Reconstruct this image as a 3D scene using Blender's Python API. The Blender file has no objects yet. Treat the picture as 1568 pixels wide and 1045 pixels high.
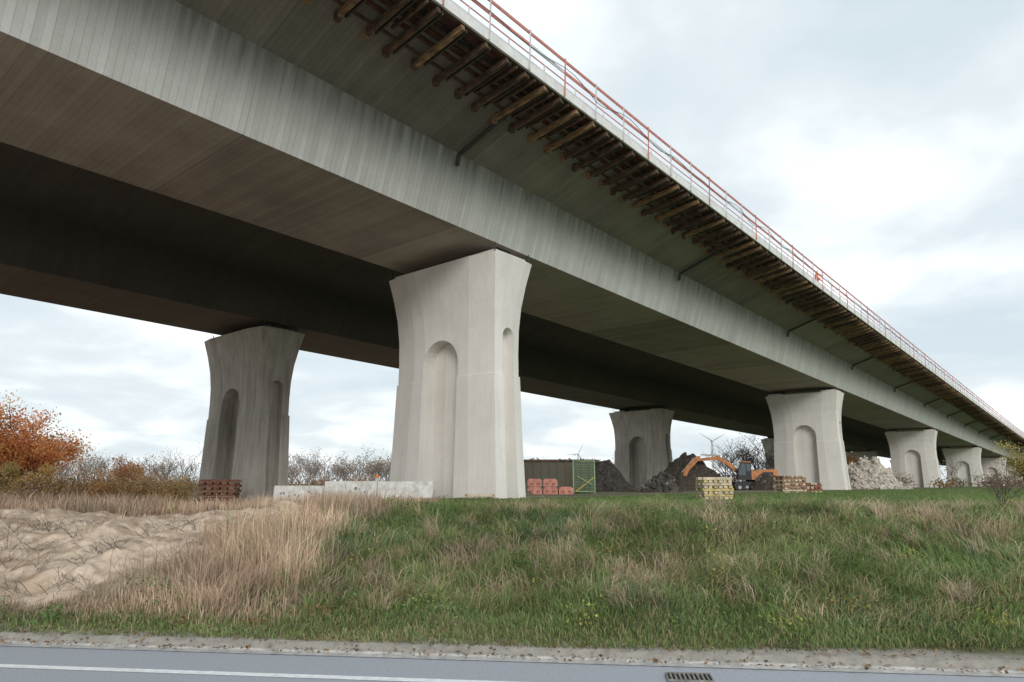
import bpy, math, random, bmesh
import numpy as np
from mathutils import Vector, Matrix, Euler
random.seed(7); rng=np.random.default_rng(11)
S=bpy.context.scene
EYE=1.7; T=18.0
ANG=math.radians(49.8); CD,SD=math.cos(ANG),math.sin(ANG)
def ST(s,t): return (s*CD-t*SD, s*SD+t*CD)
def hash2(i,j,seed):
    v=np.sin(i*127.1+j*311.7+seed*74.7)*43758.5453
    return v-np.floor(v)
def vn(x,y,seed=0):
    x=np.asarray(x,float);y=np.asarray(y,float)
    i=np.floor(x);j=np.floor(y);fx=x-i;fy=y-j
    fx=fx*fx*(3-2*fx);fy=fy*fy*(3-2*fy)
    a=hash2(i,j,seed);b=hash2(i+1,j,seed);c=hash2(i,j+1,seed);d=hash2(i+1,j+1,seed)
    return (a*(1-fx)+b*fx)*(1-fy)+(c*(1-fx)+d*fx)*fy
def fbm(x,y,seed=0,o=4):
    r=0;a=.5;f=1;n=0
    for k in range(o):
        r=r+a*vn(x*f,y*f,seed+k);n+=a;a*=.5;f*=2.03
    return r/n
def sm(x):
    x=np.clip(x,0,1);return x*x*(3-2*x)
def qof(X,Y): return Y+.12*X-7.25
def sandmask(X,Y):
    q=qof(X,Y)
    b=-4.55+1.4*(fbm(X*.5,Y*.5,3)-.5)*2-.45*np.clip(2.6-q,0,3)+.12*np.clip(q-4,0,4)
    m=sm((b-X)/.6)*sm((q-.55-.6*fbm(X,Y,5))/.7)*sm((8.6-q)/1.2)
    return m
def G(X,Y):
    X=np.asarray(X,float);Y=np.asarray(Y,float)
    q=qof(X,Y)
    left=sm((-2-X)/8)
    crest=-.50-.20*left; plat=-.58-.54*left
    r=np.clip((q-.5)/6.8,0,1); bb=.45*r+.55*sm(r)
    z=-1.62+(crest+1.62)*bb
    z=z+(plat-crest)*sm((q-8)/8)
    z=z-.10*sm((.12-q)/.1)
    onb=sm((q-.5)/1.0)
    z=z+onb*(fbm(X*.8,Y*.8,1)-.5)*.24*sm((26-q)/8)
    s=sandmask(X,Y)
    rid=np.abs(fbm(X*1.3+3,Y*.45,9)-.5)*2
    z=z+s*((rid-.25)*.30+(fbm(X*3.3,Y*3.3,12)-.5)*.12+(fbm(X*9,Y*9,14)-.5)*.06)
    return z+EYE
# ---------------------------------------------------------------- materials
def newmat(name):
    m=bpy.data.materials.new(name);m.use_nodes=True
    nt=m.node_tree;b=nt.nodes['Principled BSDF'];return m,nt,b
def mat(name,col,rough=.8,var=.25,scale=4.0,bump=.0,metal=0.,col2=None,stretch=(1,1,1)):
    m,nt,b=newmat(name);N=nt.nodes;L=nt.links
    tc=N.new('ShaderNodeTexCoord');mp=N.new('ShaderNodeMapping');mp.inputs['Scale'].default_value=stretch
    L.new(tc.outputs['Object'],mp.inputs['Vector'])
    n=N.new('ShaderNodeTexNoise');n.inputs['Scale'].default_value=scale;n.inputs['Detail'].default_value=6;n.inputs['Roughness'].default_value=.65
    L.new(mp.outputs[0],n.inputs['Vector'])
    r=N.new('ShaderNodeValToRGB');L.new(n.outputs['Fac'],r.inputs['Fac'])
    c2=col2 or tuple(c*(1-var*1.6) for c in col)
    r.color_ramp.elements[0].position=.3;r.color_ramp.elements[0].color=(*c2,1)
    r.color_ramp.elements[1].position=.68;r.color_ramp.elements[1].color=(*[min(1,c*(1+var*.5)) for c in col],1)
    L.new(r.outputs[0],b.inputs['Base Color'])
    b.inputs['Roughness'].default_value=rough;b.inputs['Metallic'].default_value=metal
    if bump:
        bp=N.new('ShaderNodeBump');bp.inputs['Strength'].default_value=bump;bp.inputs['Distance'].default_value=.03
        L.new(n.outputs['Fac'],bp.inputs['Height']);L.new(bp.outputs[0],b.inputs['Normal'])
    return m
def concrete(name,col,dark,plank=8.0,seg=9.0,segamt=.12,streak=.35,stain=None,stainattr=False,plankamt=.18,blotch=.5,axis=0,base=.6,drip=0):
    m,nt,b=newmat(name);N=nt.nodes;L=nt.links
    tc=N.new('ShaderNodeTexCoord');O=tc.outputs['Object']
    def noise(scale,st,detail=5,rough=.6):
        mp=N.new('ShaderNodeMapping');mp.inputs['Scale'].default_value=st;L.new(O,mp.inputs[0])
        n=N.new('ShaderNodeTexNoise');n.inputs['Scale'].default_value=scale;n.inputs['Detail'].default_value=detail;n.inputs['Roughness'].default_value=rough
        L.new(mp.outputs[0],n.inputs['Vector']);return n.outputs['Fac']
    def mth(op,a,bb=None,c=None,clamp=False):
        x=N.new('ShaderNodeMath');x.operation=op;x.use_clamp=clamp
        for i,v in enumerate((a,bb,c)):
            if v is None: continue
            if isinstance(v,(int,float)): x.inputs[i].default_value=v
            else: L.new(v,x.inputs[i])
        return x.outputs[0]
    sep=N.new('ShaderNodeSeparateXYZ');L.new(O,sep.inputs[0])
    sx=mth('ADD',sep.outputs[0],sep.outputs[1]) if axis else sep.outputs[0]
    big=noise(.35,(1,1,1),8,.7)
    stv=(4,4,.35) if axis else (3.5,.22,.22)
    stk=noise(1,stv,5,.65)
    fine=noise(14,(1,1,1),5,.7)
    fr=mth('FRACT',mth('MULTIPLY',sx,plank))
    line=mth('LESS_THAN',fr,.14 if not axis else .03)
    cell=mth('FLOOR',mth('MULTIPLY',sx,plank))
    wn=N.new('ShaderNodeTexWhiteNoise');wn.noise_dimensions='1D';L.new(cell,wn.inputs['W'])
    sg=mth('FLOOR',mth('DIVIDE',sx,seg))
    ws=N.new('ShaderNodeTexWhiteNoise');ws.noise_dimensions='1D';L.new(sg,ws.inputs['W'])
    segline=mth('LESS_THAN',mth('FRACT',mth('DIVIDE',sx,seg)),.006)
    f=mth('MULTIPLY',mth('SUBTRACT',big,.5),blotch*2.4)
    f=mth('ADD',f,mth('MULTIPLY',mth('SUBTRACT',stk,.5),streak*2.6))
    f=mth('ADD',f,mth('MULTIPLY',mth('SUBTRACT',fine,.5),.7))
    f=mth('ADD',f,mth('MULTIPLY',mth('SUBTRACT',wn.outputs['Value'],.5),plankamt))
    f=mth('SUBTRACT',f,mth('MULTIPLY',line,plankamt*(.9 if not axis else 4)))
    f=mth('ADD',f,mth('MULTIPLY',mth('SUBTRACT',ws.outputs['Value'],.5),segamt*2))
    f=mth('ADD',f,mth('MULTIPLY',segline,-.3))
    f=mth('ADD',f,base,clamp=True)
    mx=N.new('ShaderNodeMix');mx.data_type='RGBA'
    L.new(f,mx.inputs['Factor']);mx.inputs['A'].default_value=(*dark,1);mx.inputs['B'].default_value=(*col,1)
    out=mx.outputs['Result']
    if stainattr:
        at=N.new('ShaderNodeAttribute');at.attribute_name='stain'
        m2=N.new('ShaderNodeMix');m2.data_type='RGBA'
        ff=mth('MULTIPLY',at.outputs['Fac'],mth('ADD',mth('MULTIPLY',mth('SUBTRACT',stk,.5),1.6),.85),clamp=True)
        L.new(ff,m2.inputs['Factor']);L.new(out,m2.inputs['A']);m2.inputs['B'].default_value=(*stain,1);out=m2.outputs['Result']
    if drip:
        n3=noise(1,(1.6,1.6,.12),6,.7)
        mr=N.new('ShaderNodeMapRange');mr.inputs[1].default_value=.55;mr.inputs[2].default_value=.72;mr.inputs[4].default_value=drip;L.new(n3,mr.inputs[0])
        m3=N.new('ShaderNodeMix');m3.data_type='RGBA';L.new(mr.outputs[0],m3.inputs['Factor']);L.new(out,m3.inputs['A']);m3.inputs['B'].default_value=(*[d*.55 for d in dark],1);out=m3.outputs['Result']
    L.new(out,b.inputs['Base Color']);b.inputs['Roughness'].default_value=.85
    bp=N.new('ShaderNodeBump');bp.inputs['Strength'].default_value=.4;bp.inputs['Distance'].default_value=.02
    L.new(mth('ADD',fine,mth('MULTIPLY',line,-.8)),bp.inputs['Height']);L.new(bp.outputs[0],b.inputs['Normal'])
    return m
def attrmat(name,transl=.25,noise=None,rough=.85,bump=0):
    m,nt,b=newmat(name);N=nt.nodes;L=nt.links
    at=N.new('ShaderNodeAttribute');at.attribute_name='Col'
    out=at.outputs['Color']
    if noise:
        tc=N.new('ShaderNodeTexCoord')
        n=N.new('ShaderNodeTexNoise');n.inputs['Scale'].default_value=noise;n.inputs['Detail'].default_value=9;n.inputs['Roughness'].default_value=.75
        L.new(tc.outputs['Object'],n.inputs['Vector'])
        mr=N.new('ShaderNodeMapRange');mr.inputs[1].default_value=.3;mr.inputs[2].default_value=.7;mr.inputs[3].default_value=.68;mr.inputs[4].default_value=1.22
        L.new(n.outputs['Fac'],mr.inputs[0])
        v=N.new('ShaderNodeVectorMath');v.operation='SCALE';L.new(out,v.inputs[0]);L.new(mr.outputs[0],v.inputs['Scale']);out=v.outputs[0]
        if bump:
            bp=N.new('ShaderNodeBump');bp.inputs['Strength'].default_value=bump;bp.inputs['Distance'].default_value=.05
            L.new(n.outputs['Fac'],bp.inputs['Height']);L.new(bp.outputs[0],b.inputs['Normal'])
    L.new(out,b.inputs['Base Color']);b.inputs['Roughness'].default_value=rough
    b.inputs['Specular IOR Level'].default_value=.2
    if transl:
        tr=N.new('ShaderNodeBsdfTranslucent');L.new(out,tr.inputs['Color'])
        mx=N.new('ShaderNodeMixShader');mx.inputs[0].default_value=transl
        L.new(b.outputs[0],mx.inputs[1]);L.new(tr.outputs[0],mx.inputs[2])
        L.new(mx.outputs[0],N['Material Output'].inputs['Surface'])
    return m
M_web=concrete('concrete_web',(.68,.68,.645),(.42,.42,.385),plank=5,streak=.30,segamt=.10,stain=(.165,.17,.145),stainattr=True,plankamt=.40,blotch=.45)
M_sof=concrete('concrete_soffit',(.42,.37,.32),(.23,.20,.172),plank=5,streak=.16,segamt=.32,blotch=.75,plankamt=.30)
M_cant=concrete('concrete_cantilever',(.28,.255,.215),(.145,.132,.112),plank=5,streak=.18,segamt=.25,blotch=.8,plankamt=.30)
M_web2=concrete('concrete_web_dark',(.12,.11,.098),(.06,.055,.049),plank=5,streak=.3,segamt=.1,stain=(.055,.054,.046),stainattr=True)  # far deck web and cantilever, much darker tone than the near deck
M_sof2=concrete('concrete_soffit_dark',(.18,.155,.13),(.095,.084,.07),plank=5,streak=.2,segamt=.2,blotch=.6)  # far deck soffit, darker tone than the near soffit
M_pier=concrete('concrete_pier',(.86,.83,.78),(.64,.61,.565),plank=1.6,seg=500,segamt=0,streak=.28,plankamt=.06,blotch=.6,axis=1,base=.62,drip=.24)
M_pier2=concrete('concrete_pier_aged',(.64,.60,.535),(.34,.315,.275),plank=1.6,seg=500,segamt=0,streak=.7,plankamt=.10,blotch=.6,axis=1,drip=.45)
M_fascia=mat('fascia_white',(.76,.76,.74),.7,.12,3)
M_dark=mat('dark_steel',(.05,.045,.04),.6,.3,6)
M_timber=mat('formwork_timber',(.32,.20,.10),.8,.5,3,stretch=(1,1,4))
M_timberd=mat('formwork_timber_dark',(.13,.08,.05),.85,.5,3)
M_plank=mat('red_brown_planking',(.12,.05,.035),.85,.5,5)
M_red=mat('red_paint_rail',(.58,.20,.15),.55,.25,5)
M_galv=mat('galvanised_steel',(.6,.6,.6),.5,.2,5)
M_white=mat('white_paint',(.75,.75,.73),.7,.15,6)
# ---------------------------------------------------------------- mesh builder
class MB:
    def __init__(s): s.v=[];s.f=[];s.m=[]
    def add(s,vs,fs,mi=0,M=None):
        o=len(s.v)
        s.v+= [tuple(M@Vector(v)) for v in vs] if M is not None else [tuple(v) for v in vs]
        s.f+=[tuple(i+o for i in f) for f in fs];s.m+=[mi]*len(fs)
    def box(s,x0,x1,y0,y1,z0,z1,mi=0,M=None):
        vs=[(x,y,z) for z in(z0,z1) for y in(y0,y1) for x in(x0,x1)]
        s.add(vs,[(0,2,3,1),(4,5,7,6),(0,1,5,4),(2,6,7,3),(0,4,6,2),(1,3,7,5)],mi,M)
    def prism(s,pts,y0,y1,mi=0,M=None):
        n=len(pts);vs=[(p[0],y0,p[1]) for p in pts]+[(p[0],y1,p[1]) for p in pts]
        fs=[tuple(range(n)),tuple(range(2*n-1,n-1,-1))]+[(i,i+n,(i+1)%n+n,(i+1)%n) for i in range(n)]
        s.add(vs,fs,mi,M)
    def bar(s,a,b,r0,r1=None,mi=0,n=6,M=None):
        r1=r0 if r1 is None else r1
        a=Vector(a);b=Vector(b);d=(b-a)
        if d.length<1e-6:return
        d.normalize();u=d.orthogonal().normalized();w=d.cross(u)
        vs=[];
        for p,r in((a,r0),(b,r1)):
            for k in range(n):
                t=2*math.pi*k/n+math.pi/4;vs.append(p+u*math.cos(t)*r+w*math.sin(t)*r)
        fs=[(k,(k+1)%n,(k+1)%n+n,k+n) for k in range(n)]+[tuple(range(n-1,-1,-1)),tuple(range(n,2*n))]
        s.add(vs,fs,mi,M)
    def beam(s,a,b,w,h,mi=0,M=None):
        a=Vector(a);b=Vector(b);d=(b-a).normalized()
        up=Vector((0,0,1)) if abs(d.z)<.95 else Vector((1,0,0))
        u=d.cross(up).normalized()*w/2;v=u.cross(d).normalized()*h/2
        vs=[p+x*u+y*v for p in(a,b) for x,y in((-1,-1),(1,-1),(1,1),(-1,1))]
        s.add(vs,[(3,2,1,0),(4,5,6,7),(0,1,5,4),(1,2,6,5),(2,3,7,6),(3,0,4,7)],mi,M)
    def obj(s,name,mats,loc=(0,0,0),rot=0,smooth=False,bevel=0,scale=1):
        me=bpy.data.meshes.new(name);me.from_pydata(s.v,[],s.f)
        for m in mats: me.materials.append(m)
        me.polygons.foreach_set('material_index',s.m)
        if smooth: me.polygons.foreach_set('use_smooth',[True]*len(s.f))
        me.update()
        o=bpy.data.objects.new(name,me);S.collection.objects.link(o)
        o.location=loc;o.rotation_euler=(0,0,rot);o.scale=(scale,)*3
        if bevel:
            b=o.modifiers.new('b','BEVEL');b.width=bevel;b.segments=2;b.limit_method='ANGLE'
        return o
def npmesh(name,V,F,mats,col=None,smooth=False,matidx=None):
    me=bpy.data.meshes.new(name)
    V=np.asarray(V,np.float32);F=np.asarray(F,np.int32);k=F.shape[1]
    me.vertices.add(len(V));me.vertices.foreach_set('co',V.ravel())
    me.loops.add(F.size);me.loops.foreach_set('vertex_index',F.ravel())
    me.polygons.add(len(F));me.polygons.foreach_set('loop_start',np.arange(0,F.size,k,dtype=np.int32))
    try: me.polygons.foreach_set('loop_total',np.full(len(F),k,np.int32))
    except Exception: pass
    if smooth: me.polygons.foreach_set('use_smooth',np.ones(len(F),bool))
    for m in mats: me.materials.append(m)
    me.update(calc_edges=True)
    if col is not None:
        a=me.attributes.new('Col','FLOAT_COLOR','POINT')
        c=np.ones((len(V),4),np.float32);c[:,:3]=col;a.data.foreach_set('color',c.ravel())
    o=bpy.data.objects.new(name,me);S.collection.objects.link(o);return o
# ---------------------------------------------------------------- ground
def axis(parts):
    out=[]
    for a,b,n in parts: out+=list(np.linspace(a,b,n,endpoint=False))
    return np.array(out+[parts[-1][1]])
gx=axis([(-3000,-400,8),(-400,-60,20),(-60,-14,50),(-14,-3,190),(-3,15,130),(15,80,65),(80,400,25),(400,3000,8)])
gy=axis([(-1500,-60,10),(-60,4,20),(4,20,230),(20,80,80),(80,400,30),(400,3500,10)])
GX,GY=np.meshgrid(gx,gy);gz=G(GX,GY)
V=np.stack([GX.ravel(),GY.ravel(),gz.ravel()],1)
nx,ny=len(gx),len(gy);ii=np.arange(nx*ny).reshape(ny,nx)
F=np.stack([ii[:-1,:-1].ravel(),ii[:-1,1:].ravel(),ii[1:,1:].ravel(),ii[1:,:-1].ravel()],1)
X=V[:,0];Y=V[:,1];q=qof(X,Y)
def lerp(a,b,m): return a*(1-m[:,None])+b*m[:,None]
c=np.tile(np.array([.11,.12,.055]),(len(V),1))
c=lerp(c,np.array([.20,.16,.10]),sm((fbm(X*.6,Y*.6,21)-.45)*4)*.6)
c=lerp(c,np.array([.11,.165,.05]),sm((q-8)/3)*sm((X+0)/4)*.9)
c=lerp(c,np.array([.36,.26,.175]),sm((-2-X)/3)*sm((q-2)/3)*.9)
s_=X*CD+Y*SD;t_=-X*SD+Y*CD
yard=sm((t_-16.5)/2)*sm((52-t_)/6)*sm((s_-10)/8)*.9
c=lerp(c,np.array([.32,.27,.21]),yard*sm((fbm(X*.3,Y*.3,33)-.3)*4))
snd=sandmask(X,Y)
c=lerp(c,np.array([.68,.545,.42]),snd)
dk=snd*sm((fbm(X*1.0,Y*2.0,90)-.54)*8)
c=lerp(c,np.array([.40,.29,.20]),dk*.6)
dk=snd*sm((fbm(X*5,Y*5,92)-.6)*12)
c=lerp(c,np.array([.26,.19,.13]),dk*.6)
gr=sm((.6+.5*(fbm(X*1.5,Y*1.5,8)-.5)-q)/.35)
c=lerp(c,np.array([.34,.315,.275]),gr)
npmesh('ground',V,F,[attrmat('ground_soil',0,6.0,.95,.5)],c,True)
# ---------------------------------------------------------------- road
RA=-math.atan(.12)
M_asph=mat('asphalt',(.37,.39,.425),.8,.10,30,bump=.25)
def roadstrip(x0,x1,q0,q1,z):
    b=MB();n=max(1,int((x1-x0)/5))
    for i in range(n):
        a=x0+(x1-x0)*i/n;e=x0+(x1-x0)*(i+1)/n
        b.add([(a,q0,z),(e,q0,z),(e,q1,z),(a,q1,z)],[(0,1,2,3)])
    return b
ROADLOC=(0,7.25,0)
roadstrip(-400,400,-7.4,0,.0).obj('road',[M_asph],ROADLOC,RA)
b=roadstrip(-400,400,-.90,-.79,.004)
for i in range(-60,60): b.add([(i*6,-4.1,.004),(i*6+3,-4.1,.004),(i*6+3,-3.98,.004),(i*6,-3.98,.004)],[(0,1,2,3)])
b.obj('road_marking',[mat('road_paint',(.85,.86,.87),.7,.15,12)],ROADLOC,RA)
M_gut=mat('gutter_concrete',(.50,.49,.47),.9,.2,9,bump=.3)
roadstrip(-400,400,-.12,-.002,.006).obj('gutter',[M_gut],ROADLOC,RA)
b=MB()
for i in range(-60,60): b.box(i+.004,i+.996,0,.06,-.1,.022+.006*random.random())
b.obj('kerb',[mat('kerb_stone',(.52,.50,.47),.9,.3,5,bump=.3)],ROADLOC,RA,bevel=.01)
b=MB()
b.box(-.32,.32,-.02,.0,0,.03);b.box(-.32,.32,.36,.38,0,.03);b.box(-.32,-.30,0,.36,0,.03);b.box(.30,.32,0,.36,0,.03)
for i in range(9): b.box(-.27+i*.064,-.24+i*.064,0,.36,0,.028)
b.box(-.31,.31,0,.36,.004,.010,1)
b.obj('drain_grate',[mat('cast_iron',(.25,.23,.21),.7,.4,10),mat('drain_hole',(.012,.012,.012),.9,.1,5)],(1.56,6.43,.006),RA,scale=.62)
# ---------------------------------------------------------------- bridge decks
HW=7.8
def ZB(s):
    u=s/T; u2=min(u,14)
    return EYE+T*(.569-.0205*u2+.0004*u2*u2)
def deck(name,tc,mats,hin):
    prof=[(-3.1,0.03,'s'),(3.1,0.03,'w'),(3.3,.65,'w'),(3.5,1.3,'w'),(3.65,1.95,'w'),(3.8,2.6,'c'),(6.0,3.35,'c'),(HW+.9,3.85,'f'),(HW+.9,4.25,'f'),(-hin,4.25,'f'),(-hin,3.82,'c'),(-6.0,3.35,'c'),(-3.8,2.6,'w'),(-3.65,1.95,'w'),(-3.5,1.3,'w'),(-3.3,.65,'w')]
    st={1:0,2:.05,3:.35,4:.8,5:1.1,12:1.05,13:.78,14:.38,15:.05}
    n=len(prof);ss=list(np.arange(-60,330,3.0))
    V=[];stain=[]
    for s in ss:
        zb=ZB(s)
        for i,(t,z,_) in enumerate(prof):
            V.append((s,tc+t,zb+z));stain.append(st.get(i,0))
    F=[];mi=[];mm={'w':0,'s':1,'c':2,'f':3}
    for k in range(len(ss)-1):
        for i in range(n):
            j=(i+1)%n
            F.append((k*n+i,k*n+j,(k+1)*n+j,(k+1)*n+i));mi.append(mm[prof[i][2]])
    F.append(tuple(range(n)));mi.append(0);F.append(tuple((len(ss)-1)*n+i for i in range(n)));mi.append(0)
    me=bpy.data.meshes.new(name);me.from_pydata(V,[],F)
    for m in mats: me.materials.append(m)
    me.polygons.foreach_set('material_index',mi)
    a=me.attributes.new('stain','FLOAT','POINT');a.data.foreach_set('value',stain)
    me.update()
    o=bpy.data.objects.new(name,me);S.collection.objects.link(o);o.rotation_euler=(0,0,ANG);return o
TC1=1.173*T;TC2=2.29*T
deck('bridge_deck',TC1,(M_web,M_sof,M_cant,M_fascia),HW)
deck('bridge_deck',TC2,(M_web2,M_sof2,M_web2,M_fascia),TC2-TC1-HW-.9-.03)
TE=TC1-HW
# ---------------------------------------------------------------- piers
prof=[(-.03,3.30,1.14),(0,3.28,1.13),(.25,3.16,1.07),(.5,3.07,1.02),(.502,3.03,.975),(.6,3.02,.97),(.7,3.04,.99),(.8,3.11,1.07),(.9,3.25,1.22),(.96,3.36,1.34),(1.0,3.43,1.42)]
def ring(W,D):
    qd=[(-D,W-1.35),(-(D-.22),W-.07),(-(D-.68),W)]
    return qd+[(-x,y) for x,y in reversed(qd)]+[(-x,-y) for x,y in qd]+[(x,-y) for x,y in reversed(qd)]
def arch(w,h,n=14):
    r=w/2
    return [(-r,-1.2),(r,-1.2)]+[(r*math.cos(math.pi*k/n),h-r+r*math.sin(math.pi*k/n)) for k in range(n+1)]
def pier(s,t,m,ws=1,ds=1):
    x,y=ST(s,t);gz=float(G(x,y));top=ZB(s)-.46;H=top-gz
    V=[];F=[]
    for h,W,D in prof:
        for p in ring(W*ws,D*ds): V.append((p[0],p[1],h*H))
    n=12
    for k in range(len(prof)-1):
        for i in range(n): F.append((k*n+i,k*n+(i+1)%n,(k+1)*n+(i+1)%n,(k+1)*n+i))
    F.append(tuple(range(n-1,-1,-1)));F.append(tuple((len(prof)-1)*n+i for i in range(n)))
    me=bpy.data.meshes.new('bridge_pier');me.from_pydata(V,[],F)
    bm=bmesh.new();bm.from_mesh(me);bmesh.ops.recalc_face_normals(bm,faces=bm.faces);bm.to_mesh(me);bm.free()
    o=bpy.data.objects.new('bridge_pier',me);S.collection.objects.link(o)
    cb=MB()
    R=Matrix.Rotation(math.pi/2,4,'Z')
    for sg in(-1,1):
        a,bn=sorted((sg*.32*ds,sg*3.0));cb.prism(arch(2.15*ws,.67*H),a,bn,0,R)
        a,bn=sorted((sg*2.6*ws,sg*4.6));cb.prism(arch(.68*ds,.70*H,10),a,bn,0)
    co=cb.obj('cut',[])
    bm=bmesh.new();bm.from_mesh(co.data);bmesh.ops.recalc_face_normals(bm,faces=bm.faces);bm.to_mesh(co.data);bm.free()
    md=o.modifiers.new('b','BOOLEAN');md.object=co;md.operation='DIFFERENCE';md.solver='EXACT'
    dg=bpy.context.evaluated_depsgraph_get();m2=bpy.data.meshes.new_from_object(o.evaluated_get(dg))
    o.modifiers.clear();o.data=m2;bpy.data.objects.remove(co)
    m2.materials.clear();m2.materials.append(m)
    for p in m2.polygons:p.material_index=0
    o.location=(x,y,gz);o.rotation_euler=(0,0,ANG)
    b=MB()
    for sy in(-1,1):
        b.box(-1.0,1.0,sy*2.5-.65,sy*2.5+.65,H,H+.2,0)
        b.box(-.42,.42,sy*2.35-.42,sy*2.35+.42,H+.2,H+.485,1)
    for yy in(-3.25,3.25):
        for xx in(-1.1,1.1): b.bar((xx,yy,H-.02),(xx,yy,H+.44),.025,None,1)
    c=b.obj('bearings',[m,M_dark]);c.parent=o
    return o
for s in(-1.55,1.175,3.85,6.61,9.38,12.1,14.8): pier(s*T,TC1,M_pier)
for s in(-1.45,1.25,4.05,6.80,9.5,12.2): pier(s*T,TC2,M_pier2,1.08,1.22)
# ---------------------------------------------------------------- formwork + rail along outer edge
b=MB();b2=MB()
s0,s1=4.0,235.0
s=s0
while s<s1:
    zb=ZB(s);js=random.uniform(-.06,.06)
    zs=zb+3.42
    m=0 if random.random()<.4 else 1
    ti=TE+1.85+random.uniform(-.13,.13)
    dz=random.uniform(-.04,.04)
    b.beam((s+js,TE-.42,zs+.08),(s+js,ti,zs-.26+dz),.13,.20,m)
    b.beam((s+js+.17,TE-.40,zs+.08),(s+js+.17,ti-.25+random.uniform(-.1,.1),zs-.22+dz),.05,.18,2)
    if random.random()<.5: b.beam((s+js+.5,TE-.40,zs+.10),(s+js+.45,ti-.5+random.uniform(-.2,.2),zs-.12),.07,.13,1)
    b.beam((s+js,ti-.02,zs-.40),(s+js,ti-.02,zs-.08),.17,.17,0 if random.random()<.75 else 1)
    b.bar((s+js+.1,ti-.45,zs-.42),(s+js+.1,ti-.45,zs+.25),.022,None,2,5)
    s+=1.0
step=6.0;s=s0
while s<s1:
    e=s+step;za=ZB(s)+3.42;zc=ZB(e)+3.42
    for tt,w,h,dz,mi in((TE-.36,.10,.12,.26,1),(TE+.35,.1,.12,.20,1),(TE+.95,.1,.12,.10,3),(TE+1.5,.1,.12,.02,1)):
        b.beam((s,tt,za+dz),(e,tt,zc+dz),w,h,mi)
    for k in range(5):
        tt=TE-.05+k*.38
        b.beam((s+.02,tt,za+.30-.045*k),(e-.02,tt,zc+.30-.045*k),.35,.03,(2,3,2,3,2,2)[random.randrange(6)])
    s=e
b.obj('edge_formwork',[M_timber,M_timberd,M_dark,M_plank],(0,0,0),ANG)
s=-60
while s<s1+60:
    e=s+6;za=ZB(s);zc=ZB(e)
    b2.beam((s,TE-.47,za+3.78),(e,TE-.47,zc+3.78),.08,.34,0)
    b2.beam((s,TE-.13,za+4.10),(e,TE-.13,zc+4.10),.24,.42,0);s=e
b2.obj('edge_beam',[M_fascia],(0,0,0),ANG)
b=MB()
s=-20.0;rt=TE-.56
while s<s1+40:
    e=s+2.0;za=ZB(s)+3.70;zc=ZB(e)+3.70
    b.bar((s,rt,za-.1),(s,rt-.05,za+1.36),.028,None,1 if int(s/2)%3 else 0,5)
    b.beam((s,rt,za+1.30),(e,rt,zc+1.30),.04,.11,0)
    b.beam((s,rt,za+.84),(e,rt,zc+.84),.035,.12,0 if int(s/2)%4 else 1)
    b.bar((s,TE+.35,za+.5),(s,TE+.35,za+1.55),.025,None,1,5)
    b.bar((s,TE+.35,za+1.52),(e,TE+.35,zc+1.52),.024,None,0,5)
    s=e
b.obj('guard_rail',[M_red,M_galv,M_white],(0,0,0),ANG)
b=MB();p=None
for i in range(260):
    s=10+i*.5;z=ZB(s)+4.35+.28*abs(math.sin(i*.31))+.1*math.sin(i*.83);c_=(s,rt-.05,z)
    if p:b.bar(p,c_,.014,None,0,4)
    p=c_
b.obj('power_cable',[mat('cable',(.03,.05,.08),.5,.1,3)],(0,0,0),ANG)
for k in range(12):
    s=(.954+1.02*k)*T;zb=ZB(s);b=MB()
    b.bar((s,TC1-3.95,zb+2.45),(s,TC1-6.1,zb+3.18),.085,None,0,8)
    b.bar((s,TC1-6.1,zb+3.14),(s,TC1-6.1,zb+3.45),.11,None,0,8)
    b.bar((s,TC1-3.95,zb+2.45),(s,TC1-3.86,zb+2.05),.085,None,0,8)
    b.obj('drain_pipe',[M_dark],(0,0,0),ANG)
# ---------------------------------------------------------------- grass
class Grass:
    def __init__(s): s.V=[];s.C=[];s.n=0
    def add(s,x,y,z,h,w,az,lean,col):
        n=len(x);fa=rng.uniform(0,math.pi*2,n);wx=np.cos(fa)*w/2;wy=np.sin(fa)*w/2
        lx=np.cos(az)*lean*h;ly=np.sin(az)*lean*h
        top=h*np.sqrt(np.clip(1-(lean*.85)**2,.08,1))
        P=np.zeros((n,6,3))
        P[:,0]=np.stack([x-wx,y-wy,z-.02],1);P[:,1]=np.stack([x+wx,y+wy,z-.02],1)
        mx=x+lx*.32;my=y+ly*.32;mz=z+top*.70
        P[:,2]=np.stack([mx-wx*.8,my-wy*.8,mz],1);P[:,3]=np.stack([mx+wx*.8,my+wy*.8,mz],1)
        P[:,4]=np.stack([x+lx-wx*.15,y+ly-wy*.15,z+top],1);P[:,5]=np.stack([x+lx+wx*.15,y+ly+wy*.15,z+top],1)
        C=np.repeat(col[:,None,:],6,1)
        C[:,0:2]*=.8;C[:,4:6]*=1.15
        s.V.append(P.reshape(-1,3));s.C.append(C.reshape(-1,3));s.n+=n
    def obj(s,name,m):
        b=(np.arange(s.n)*6)[:,None]
        F=np.stack([b+np.array([0,1,3,2]),b+np.array([2,3,5,4])],1).reshape(-1,4)
        return npmesh(name,np.concatenate(s.V),F,[m],np.concatenate(s.C))
def clumps(nc,ylo,yhi,km=.95,pad=2.0):
    u=rng.uniform(0,1,nc);cy=ylo+(yhi-ylo)*u**1.25
    cx=rng.uniform(-1,1,nc)*(km*cy+pad)
    return cx,cy
g=Grass()
GR=np.array([.135,.205,.065]);GL=np.array([.245,.32,.12]);GB=np.array([.15,.215,.14]);STR=np.array([.70,.565,.41]);RS=np.array([.60,.42,.31]);OL=np.array([.36,.33,.17])
nc=27000;per=9
cx,cy=clumps(nc,7.3,18)
q=qof(cx,cy)
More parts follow.
